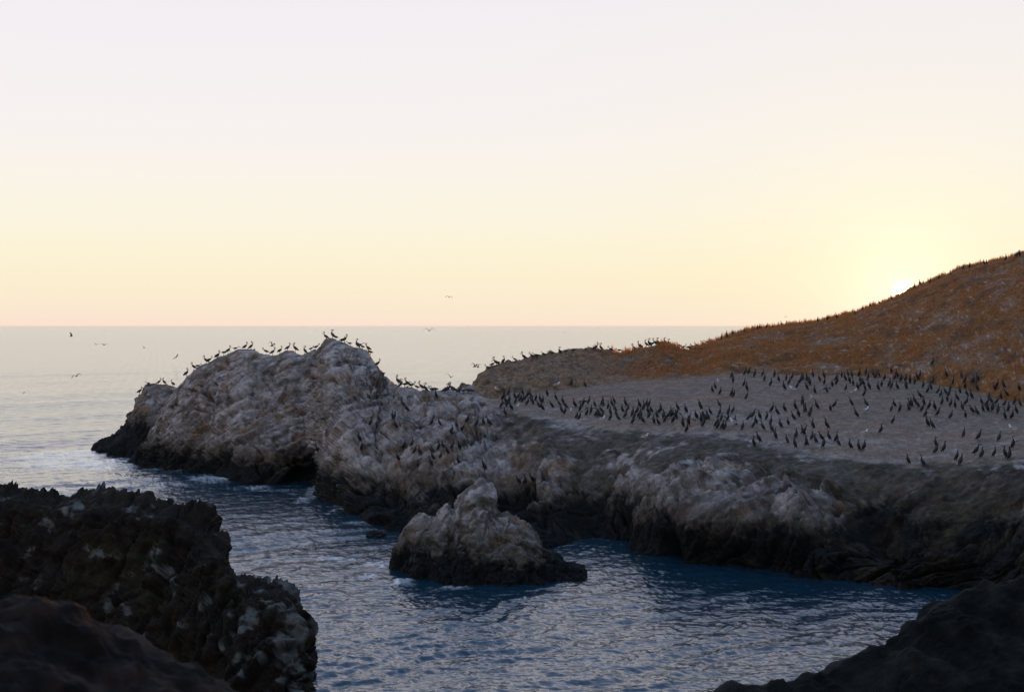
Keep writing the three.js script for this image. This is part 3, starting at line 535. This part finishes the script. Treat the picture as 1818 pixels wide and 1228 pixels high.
// feet of the standing birds, read off enlarged views: [view corner x, y, scale, x, y, x, y ...]
const flockViews = [
  [880, 680, 0.11, [115, 280, 130, 215, 210, 200, 225, 330, 160, 330, 95, 400, 185, 390, 250, 440, 300, 250, 320, 340, 350, 270, 395, 300, 440, 310, 470, 290, 515, 230, 560, 230, 510, 360, 570, 300, 590, 350, 655, 285, 710, 300, 765, 320, 710, 420, 755, 450, 830, 215, 970, 280, 915, 410, 1030, 370, 1060, 480, 1120, 500, 1085, 345, 1135, 415, 1280, 400, 1375, 460, 1415, 380, 1505, 340, 1600, 395, 1475, 530, 1540, 500, 1310, 570, 1345, 600, 1615, 545, 1665, 545, 1725, 360, 1720, 490, 1720, 580, 150, 520, 435, 190, 1440, 70, 1225, 40]],
  [1060, 680, 0.11, [20, 545, 85, 560, 95, 370, 210, 520, 185, 420, 240, 380, 280, 330, 290, 460, 310, 540, 350, 610, 410, 475, 460, 380, 490, 470, 455, 570, 215, 605, 580, 660, 575, 540, 600, 590, 650, 500, 680, 560, 690, 400, 740, 655, 715, 590, 760, 440, 800, 370, 835, 390, 845, 570, 815, 500, 880, 480, 910, 660, 965, 560, 990, 680, 1005, 500, 1030, 450, 1080, 570, 1105, 640, 1140, 580, 1185, 520, 1235, 650, 1215, 560, 1275, 580, 1305, 440, 1290, 520, 1380, 710, 1440, 490, 1485, 610, 1480, 690, 1450, 800, 1610, 590, 1670, 420, 1690, 640, 1720, 700, 1740, 600, 1790, 580]],
  [1240, 640, 0.1303, [30, 660, 40, 860, 70, 900, 90, 815, 125, 800, 165, 740, 290, 635, 290, 750, 315, 830, 410, 740, 405, 820, 245, 910, 270, 935, 330, 935, 365, 940, 500, 880, 470, 720, 190, 430, 230, 390, 300, 470, 455, 240, 475, 305, 455, 490, 485, 500, 625, 355, 655, 415, 655, 530, 640, 200, 690, 190, 770, 225, 680, 820, 735, 790, 840, 805, 750, 920, 785, 860, 605, 945, 885, 950, 940, 810, 1000, 710, 1080, 745, 1175, 695, 1005, 980, 990, 880, 1045, 1070, 1120, 920, 1225, 880, 1300, 815, 1315, 670, 1365, 770, 1425, 595, 1455, 700, 1335, 1060, 1435, 1020, 1210, 1130, 1310, 1190, 1480, 1160, 1525, 750, 905, 280, 990, 350, 1095, 290, 1170, 400, 1200, 270, 1240, 330, 1280, 260, 1345, 385, 1390, 320, 1425, 270, 1480, 400, 1480, 270, 1510, 340, 1040, 230, 880, 215, 830, 1120, 750, 1170]],
  [1420, 640, 0.1303, [40, 600, 75, 705, 150, 765, 100, 400, 140, 330, 200, 455, 240, 665, 420, 690, 465, 650, 370, 440, 445, 360, 340, 330, 270, 285, 95, 280, 500, 280, 510, 330, 630, 410, 620, 280, 680, 310, 730, 340, 660, 220, 575, 230, 710, 230, 815, 220, 825, 300, 840, 360, 870, 340, 885, 410, 905, 190, 935, 270, 945, 390, 1010, 230, 1040, 250, 1080, 220, 1065, 410, 1120, 360, 1160, 275, 1250, 170, 1225, 360, 1255, 385, 1300, 265, 1330, 220, 1330, 395, 1385, 290, 1450, 280, 1450, 390, 1505, 310, 710, 620, 915, 630, 780, 780, 880, 490, 1250, 700, 1290, 630, 1375, 705, 1490, 680, 1520, 640, 1270, 865, 1110, 990, 175, 930, 375, 930, 50, 1010, 170, 1080, 215, 1120, 310, 1100, 400, 1080, 95, 1160, 500, 1110, 530, 1160, 335, 1190, 690, 1200, 800, 1225, 880, 1225, 40, 260, 180, 230, 330, 240, 790, 395]],
  [1600, 640, 0.1628, [60, 305, 100, 240, 150, 260, 180, 215, 210, 180, 245, 300, 345, 50, 350, 250, 295, 350, 325, 320, 405, 360, 435, 400, 490, 370, 520, 400, 540, 330, 570, 260, 495, 180, 660, 190, 700, 250, 790, 240, 835, 220, 640, 360, 615, 440, 700, 310, 720, 390, 770, 420, 830, 330, 90, 540, 115, 490, 155, 480, 185, 515, 215, 415, 245, 490, 230, 560, 270, 615, 310, 530, 370, 545, 400, 610, 450, 485, 505, 450, 545, 500, 590, 520, 540, 640, 670, 545, 705, 625, 785, 580, 835, 600, 880, 480, 710, 490, 930, 500, 960, 420, 985, 470, 1000, 560, 1040, 480, 1060, 580, 1090, 420, 1130, 500, 1130, 640, 1160, 390, 1180, 560, 1215, 640, 1240, 480, 1260, 580, 290, 720, 345, 745, 685, 840, 845, 870, 375, 940, 375, 1020, 470, 1000, 80, 1130, 240, 1150, 610, 1090, 650, 1140, 810, 1030, 885, 1060, 1070, 880, 1020, 1050, 1140, 1070, 1190, 1080, 1230, 960, 940, 560, 890, 560, 1020, 330, 1120, 300, 1290, 330, 1300, 500, 1050, 300]],
  [680, 570, 0.2687, [190, 830, 135, 850, 205, 880, 240, 880, 325, 870, 370, 850, 395, 840, 425, 880, 455, 845, 505, 845, 380, 910, 330, 920, 315, 960, 495, 940, 225, 975, 670, 980, 485, 705, 455, 735, 520, 730, 660, 685, 705, 690, 620, 695, 100, 930, 85, 710, 60, 650, 75, 650, 375, 695, 320, 690, 555, 670, 900, 1080, 940, 1080, 990, 1070, 1055, 1060, 350, 510, 160, 600, 130, 560, -140, 850, -40, 720, -85, 695, -485, 850, -435, 870, -160, 790]],
];
const feet = [];
for (const [ox, oy, s, l] of flockViews) for (let i = 0; i < l.length; i += 2) feet.push([ox + l[i] * s, oy + l[i + 1] * s]);
const flock = feet.map(([x, y]) => ({ x, y, p: stand(x, y) })).filter((b) => b.p).sort((a, b) => a.p.lengthSq() - b.p.lengthSq());
const where = (x, y) => {
  if (x < 900 && y > 700) return ['perched on the grey cliff below the saddle', 'cormorants on the cliff face'];
  if (x < 1100 && y > 800) return ['low on the cliff beside the hollow', 'cormorants low on the cliff'];
  if (x < 1000) return ['flock at left end of plateau', 'flock at the left end of the plateau'];
  if (y < 690) return ['along the foot of the brown hill', 'cormorants along the foot of the hill'];
  if (x < 1290 && y > 700) return ['crowd on middle edge of plateau', 'crowd along the middle of the plateau edge'];
  if (x < 1290) return ['on the slope below the back mound', 'cormorants below the back mound'];
  if (x > 1590 && y < 750) return ['flock at shaded right of plateau', 'packed flock at the right of the plateau'];
  if (y > 795) return ['on right brink above the cliff', 'cormorants on the right brink'];
  return ['open right half of the plateau', 'cormorants on the open plateau'];
};
const regions = new Map();
flock.slice(0, 300).forEach((b) => { const w = where(b.x, b.y); if (!regions.has(w[1])) regions.set(w[1], [w[0], []]); regions.get(w[1])[1].push(b); });
const rowWords = ['nearest', 'second', 'third', 'fourth', 'fifth', 'sixth', 'seventh', 'eighth', 'ninth', 'tenth'];
for (const [group, [text, birds]] of regions) {                    // rows from the nearest to the farthest, each read from the left
  const count = Math.ceil(birds.length / 11);
  birds.sort((a, b) => b.y - a.y);
  for (let k = 0; k < count; k++) birds.slice(k * 11, k * 11 + 11).sort((a, b) => a.x - b.x).forEach((b, i) => {
    const m = new THREE.Mesh(cormorants[R() < 0.03 ? 6 : Math.floor(R() * 6)], feather);
    m.position.copy(b.p); m.position.y -= 0.02;
    m.rotation.y = (R() < 0.5 ? 0 : Math.PI) + (R() - 0.5) * 1.9; m.scale.setScalar(0.7 + R() * 0.18);
    place(m, 'cormorant'); set(m, numberWords[i] + ' black cormorant from left, ' + (count > 1 ? rowWords[k] + ' row, ' : '') + text, 'cormorant', group);
  });
}
{
  const rest = flock.slice(300), m = new THREE.InstancedMesh(cormorants[0], feather, rest.length), o = new THREE.Object3D();
  rest.forEach((b, i) => { o.position.copy(b.p); o.position.y -= 0.02; o.rotation.y = R() * 6.28; o.scale.setScalar(0.7 + R() * 0.18); o.updateMatrix(); m.setMatrixAt(i, o.matrix); });
  place(m, 'cormorant_flock'); set(m, 'remaining small black cormorants farthest back on the plateau', 'cormorants', null, 'stuff');
}
/* pelicans along the skylines; poses: 0 upright, 1 leaning back, 2 crouched forward, 3 steep, 4 wings open, 5 stooping */
const rows = [
  ['brown pelican from the left on top of the small outer rock', 'pelicans on the outer rock', [[248, 700, 0], [263, 684, 5], [282, 682, 0], [290, 682, 1], [306, 684, 0]]],
  ['brown pelican from the left on the crest of the tall left rock', 'pelicans on the crest of the left rock', [[331, 664, 1], [343, 657, 0], [350, 654, 5], [365, 645, 0], [371, 642, 2], [386, 638, 0], [397, 630, 5], [405, 627, 0], [417, 623, 5], [435, 620, 0], [446, 620, 1], [472, 628, 2], [484, 629, 0], [497, 626, 0], [511, 622, 0], [523, 622, 1], [540, 626, 3], [552, 623, 2], [561, 620, 2], [578, 604, 0], [589, 599, 3], [596, 601, 2]]],
  ['brown pelican from the top down the right shoulder of the left peak', 'pelicans on the right shoulder of the left peak', [[607, 605, 2], [612, 607, 0], [621, 610, 5], [633, 613, 3], [638, 616, 5], [643, 619, 2], [653, 624, 0], [657, 627, 2], [671, 646, 0]]],
  ['brown pelican from the left along the low saddle', 'pelicans on the low saddle', [[706, 684, 1], [713, 685, 3], [719, 686, 5], [723, 687, 0], [731, 689, 2], [740, 692, 2], [748, 694, 0], [754, 696, 3], [766, 697, 2], [773, 697, 5], [791, 698, 0], [796, 698, 1], [803, 698, 0], [817, 699, 1], [823, 699, 5], [831, 699, 2], [837, 699, 2]]],
  ['brown pelican from the left on the rounded back mound', 'pelicans on the rounded back mound', [[866, 657, 2], [874, 652, 2], [880, 650, 0], [884, 649, 5], [895, 646, 3], [914, 642, 2], [930, 640, 0], [945, 637, 2], [953, 636, 5], [966, 633, 2], [981, 631, 5], [993, 629, 3], [1005, 628, 2], [1018, 626, 5], [1040, 624, 2], [1058, 623, 0], [1066, 623, 3], [1085, 625, 2], [1100, 626, 5]]],
  ['brown pelican from the left in the cluster on the second mound top', 'pelicans on the second mound top', [[1126, 624, 0], [1136, 620, 0], [1147, 616, 1], [1152, 614, 3], [1158, 613, 5], [1163, 611, 0], [1167, 611, 3], [1174, 612, 5], [1181, 613, 1], [1187, 614, 3], [1199, 616, 5], [1206, 618, 2], [1214, 620, 2], [1222, 620, 5], [1230, 619, 2], [1238, 617, 2], [1249, 614, 2], [1256, 611, 5]]],
];
for (const [text, group, list] of rows) list.forEach(([x, y, pose], i) => bird('pelican', pelicans[pose], softFeather, x, y, (pose === 2 || pose === 5 ? 0.48 : 0.62) + R() * 0.14, (R() < 0.6 ? Math.PI : 0) + (R() - 0.5) * 1.1, numberWords[i] + ' ' + text, 'pelican', group));
{ // small birds on the skyline of the hill
  const list = [1272, 1281, 1290, 1301, 1311, 1322, 1336, 1345, 1349, 1361, 1372, 1388, 1396, 1414, 1431, 1452, 1470, 1486, 1514, 1532, 1545, 1562, 1583, 1624, 1634, 1652, 1668, 1688, 1711, 1722, 1748, 1752, 1787, 1806, 1811];
  const below = list.filter((x) => x < 1605).length;
  list.forEach((x, i) => bird('cormorant', cormorants[i % 6], feather, x, crestB(x) - 3, 0.6 + R() * 0.25, R() * 6.28, x < 1605 ? numberWords[below - 1 - i] + ' dark bird to the left of the setting sun on the hill skyline' : numberWords[i - below] + ' dark bird to the right of the setting sun on the hill skyline', 'cormorant', x < 1605 ? 'birds on the skyline left of the sun' : 'birds on the skyline right of the sun'));
}
const gullGeo = gull(false);
[[1276, 683, 'far back on the slope below the mound'], [1408, 696, 'on the open plateau behind the middle flock'], [1442, 713, 'on the open plateau beside a lone cormorant'], [1516, 701, 'in the middle of the right plateau'], [1540, 734, 'nearer the brink on the right plateau'], [1536, 776, 'on the right plateau just behind the brink'], [917, 728, 'at the front of the flock by the plateau left end'], [1014, 736, 'on the pale ledge left of the middle crowd'], [1070, 750, 'on the white-washed brink below the middle crowd'], [1303, 756, 'among cormorants on the brink at the middle'], [989, 688, 'at the foot of the back mound'], [1146, 782, 'on the dark bank below the middle crowd'], [1798, 768, 'at the far right edge of the plateau'], [1803, 792, 'on the shaded brink at the far right'], [882, 697, 'at the foot of the mound by the saddle']]
  .forEach(([x, y, text]) => bird('gull', gullGeo, softFeather, x, y, 0.95, R() * 6.28, 'small white gull standing ' + text, 'gull', 'white gulls on the plateau'));
/* birds in the air: [px, py, distance, shape, turn, bank, label] */
const shapesF = [flier({ arch: 0.15, v: 0.5, span: 1.05 }), flier({ arch: 0.75, v: -0.05, span: 1.05 }), flier({ arch: 0.1, v: 0.12, span: 1.0 }), flier({ arch: 0.5, v: 0.25, span: 0.6, chord: 0.1, long: 0.7 })];
[[125, 597, 380, 0, 0.5, 0.25, 14, 'dark pelican gliding low over the sea at the far left, nearest the horizon'], [170, 612, 600, 0, 2.4, 0.2, 8, 'small bird flying over the sea just right of the far left glider'], [184, 612, 500, 2, 1.2, 0.05, 15, 'faint pale-winged bird skimming the sea at the far left'], [255, 618, 500, 0, 1.0, 0.3, 7, 'tiny bird over the sea above the outer rock'], [312, 634, 400, 2, 0.9, -0.6, 13, 'dark bird banking over the sea left of the tall rock crest'], [135, 668, 250, 1, 1.3, -0.3, 15, 'bird with drooped wings over the pale sea at left'], [41, 698, 190, 2, 0.8, -0.6, 7, 'tiny bird low over the water near the left edge'], [797, 528, 400, 1, 1.2, 0.1, 11, 'small bird alone in the sky above the horizon'], [762, 587, 300, 1, 1.57, 0, 18, 'bird with arched wings just below the horizon above the saddle'], [1002, 590, 700, 2, 0.7, 0.2, 6, 'tiny bird over the far sea above the back mound'], [842, 651, 104, 3, 0.9, 0.2, 11, 'dark bird flapping beside the left end of the back mound'], [849, 652, 105, 3, 2.2, -0.2, 10, 'second dark bird flapping at the left end of the back mound'], [800, 670, 220, 0, 1.2, 0.2, 14, 'thin-winged bird low over the sea behind the saddle'], [482, 614, 111, 3, 1.0, 0.3, 12, 'brown bird taking off from the crest of the left rock'], [512, 702, 96, 2, 1.2, 0.15, 15, 'black bird gliding across the face of the left rock'], [1395, 563, 300, 0, 0.9, 0.2, 6, 'small bird rising over the hill skyline left of the sun']]
  .forEach(([x, y, d, s, turn, bankA, wide, label]) => { const m = new THREE.Mesh(shapesF[s], softFeather); m.position.copy(at(x, y, d)); m.rotation.set(0, turn, 0); m.rotateX(bankA); m.scale.setScalar(wide * d / FPX / (s === 3 ? 0.9 : 1.55)); place(m, 'flying_bird'); set(m, label, 'bird', 'birds in the air'); });

/* ------------------------------------------------------------------ dry scrub on the hill and mound */
{
  const r = rng(91), P = [], C = [];
  for (let k = 0; k < 12; k++) {
    const a = r() * 6.28, b = r() * 0.09, h = 0.5 + r() * 0.5, lx = (r() - 0.5) * 0.5, lz = (r() - 0.5) * 0.5, x = Math.cos(a) * b * 1.6, z = Math.sin(a) * b * 1.6, w = 0.05, q = a + 1.3;
    P.push(x - Math.cos(q) * w, 0, z - Math.sin(q) * w, x + Math.cos(q) * w, 0, z + Math.sin(q) * w, x + lx, h, z + lz); const t = 0.7 + 0.6 * r(); for (let i = 0; i < 3; i++) C.push(t, t * 0.95, t * 0.85);
  }
  const g = new THREE.BufferGeometry(); g.setAttribute('position', new THREE.Float32BufferAttribute(P, 3)); g.setAttribute('color', new THREE.Float32BufferAttribute(C, 3)); g.computeVertexNormals();
  const mat = new THREE.MeshPhysicalMaterial({ vertexColors: true, color: new THREE.Color().setRGB(0.52, 0.24, 0.07), roughness: 1, transmission: 0.5, thickness: 0, side: THREE.DoubleSide });  // scrub colour pushed to orange to carry the glow around the sun
  const pos = hillGeo.attributes.position, nv = 8 + 26 + 50 + 46 + 16 + 12 + 8 + 1, nu = xsB.length, o = new THREE.Object3D(), list = [];
  for (let k = 0; k < 90000; k++) {
    const i = Math.floor(r() * (nu - 1)), j = 20 + Math.floor(r() * 111), px = xsB[i], a = i * nv + j, fx = r(), fy = r();
    if (px < 1000 || px > 2000 || r() > step(1000, 1300, px)) continue;
    const p = V3().fromBufferAttribute(pos, a).lerp(V3().fromBufferAttribute(pos, a + nv), fx).lerp(V3().fromBufferAttribute(pos, a + 1), fy * 0.5);
    if (fbm(p.x * 0.3, p.y * 0.3, p.z * 0.3, 3) + (r() - 0.5) * 0.5 < -0.12) continue;
    const crown = step(96, 116, j); if (r() < crown * 0.6) continue; list.push([p, mix(0.12, 0.3, crown) + (0.12 + 0.35 * crown) * r() * r(), r() * 6.28]);  // crest tufts made taller and sparser so the sun glows through the rim
  }
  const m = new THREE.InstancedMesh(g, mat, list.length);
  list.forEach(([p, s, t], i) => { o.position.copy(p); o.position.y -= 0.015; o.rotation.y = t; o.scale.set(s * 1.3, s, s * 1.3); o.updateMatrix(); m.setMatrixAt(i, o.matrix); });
  place(m, 'dry_scrub'); set(m, 'short dry scrub, tinted orange for sun glow, covering the hill under the setting sun', 'scrub', null, 'stuff');
}
/* ------------------------------------------------------------------ low rocks awash and floating kelp */
[[312, 846, 26, 9, 106, 'low black rock awash below the foot of the left rock'], [1128, 1014, 12, 4, 64.2, 'small dark rock awash at the foot of the middle cliff'], [668, 950, 20, 7, 75, 'low wet rock at the foot of the nearer left buttress']].forEach(([x, y, w, h, dd, label], i) => {
  const d = onSea(x, y), g = new THREE.IcosahedronGeometry(1, 24), pos = g.attributes.position, c = new Float32Array(pos.count * 3), rw = w * d / FPX, rh = h * d / FPX;
  for (let k = 0; k < pos.count; k++) { const a = V3().fromBufferAttribute(pos, k), n = 1 + 0.5 * fbm(a.x * 1.3 + i * 9, a.y * 1.3, a.z * 1.3, 4) - 0.2 * Math.abs(N(a.x * 3, a.y * 3 + i, a.z * 3)); pos.setXYZ(k, a.x * rw * n, a.y * rh * n * 1.3, a.z * rw * 0.7 * n); const q = 0.8 + 0.4 * N2(a.x * 4, a.y * 4, a.z * 4); c.set([WET[0] * q, WET[1] * q, WET[2] * q], k * 3); }
  g.setAttribute('color', new THREE.BufferAttribute(c, 3)); g.computeVertexNormals();
  const m = new THREE.Mesh(g, new THREE.MeshStandardMaterial({ vertexColors: true, roughness: 0.55 })); m.position.copy(at(x, y, d)); m.position.y = 0; place(m, 'shore_rock'); set(m, label, 'rock');
});
{
  const r = rng(404), g = new THREE.SphereGeometry(1, 8, 5), list = [], o = new THREE.Object3D();
  for (const [x, y, w, h, n] of [[570, 939, 60, 5, 150], [1140, 1016, 70, 6, 130], [1220, 1030, 50, 6, 60], [520, 930, 40, 4, 40], [880, 1064, 80, 5, 50], [1110, 1040, 40, 4, 40]]) for (let k = 0; k < n; k++) {
    const px = x + (r() + r() - 1) * w, py = y + (r() + r() - 1) * h, d = onSea(px, py); list.push([at(px, py, d), 0.12 + 0.3 * r(), r() * 3.14]);
  }
  const m = new THREE.InstancedMesh(g, new THREE.MeshStandardMaterial({ color: new THREE.Color().setRGB(0.03, 0.018, 0.012), roughness: 0.4 }), list.length);
  list.forEach(([p, s, t], i) => { o.position.copy(p); o.position.y = 0.02; o.rotation.set(0, t, 0.1 * (i % 3 - 1)); o.scale.set(s * 1.8, 0.05 + s * 0.12, s * 0.5); o.updateMatrix(); m.setMatrixAt(i, o.matrix); });
  place(m, 'floating_kelp'); set(m, 'dark patches of kelp floating near the foot of the cliffs', 'kelp', null, 'stuff');
}
renderer.render(scene, camera);
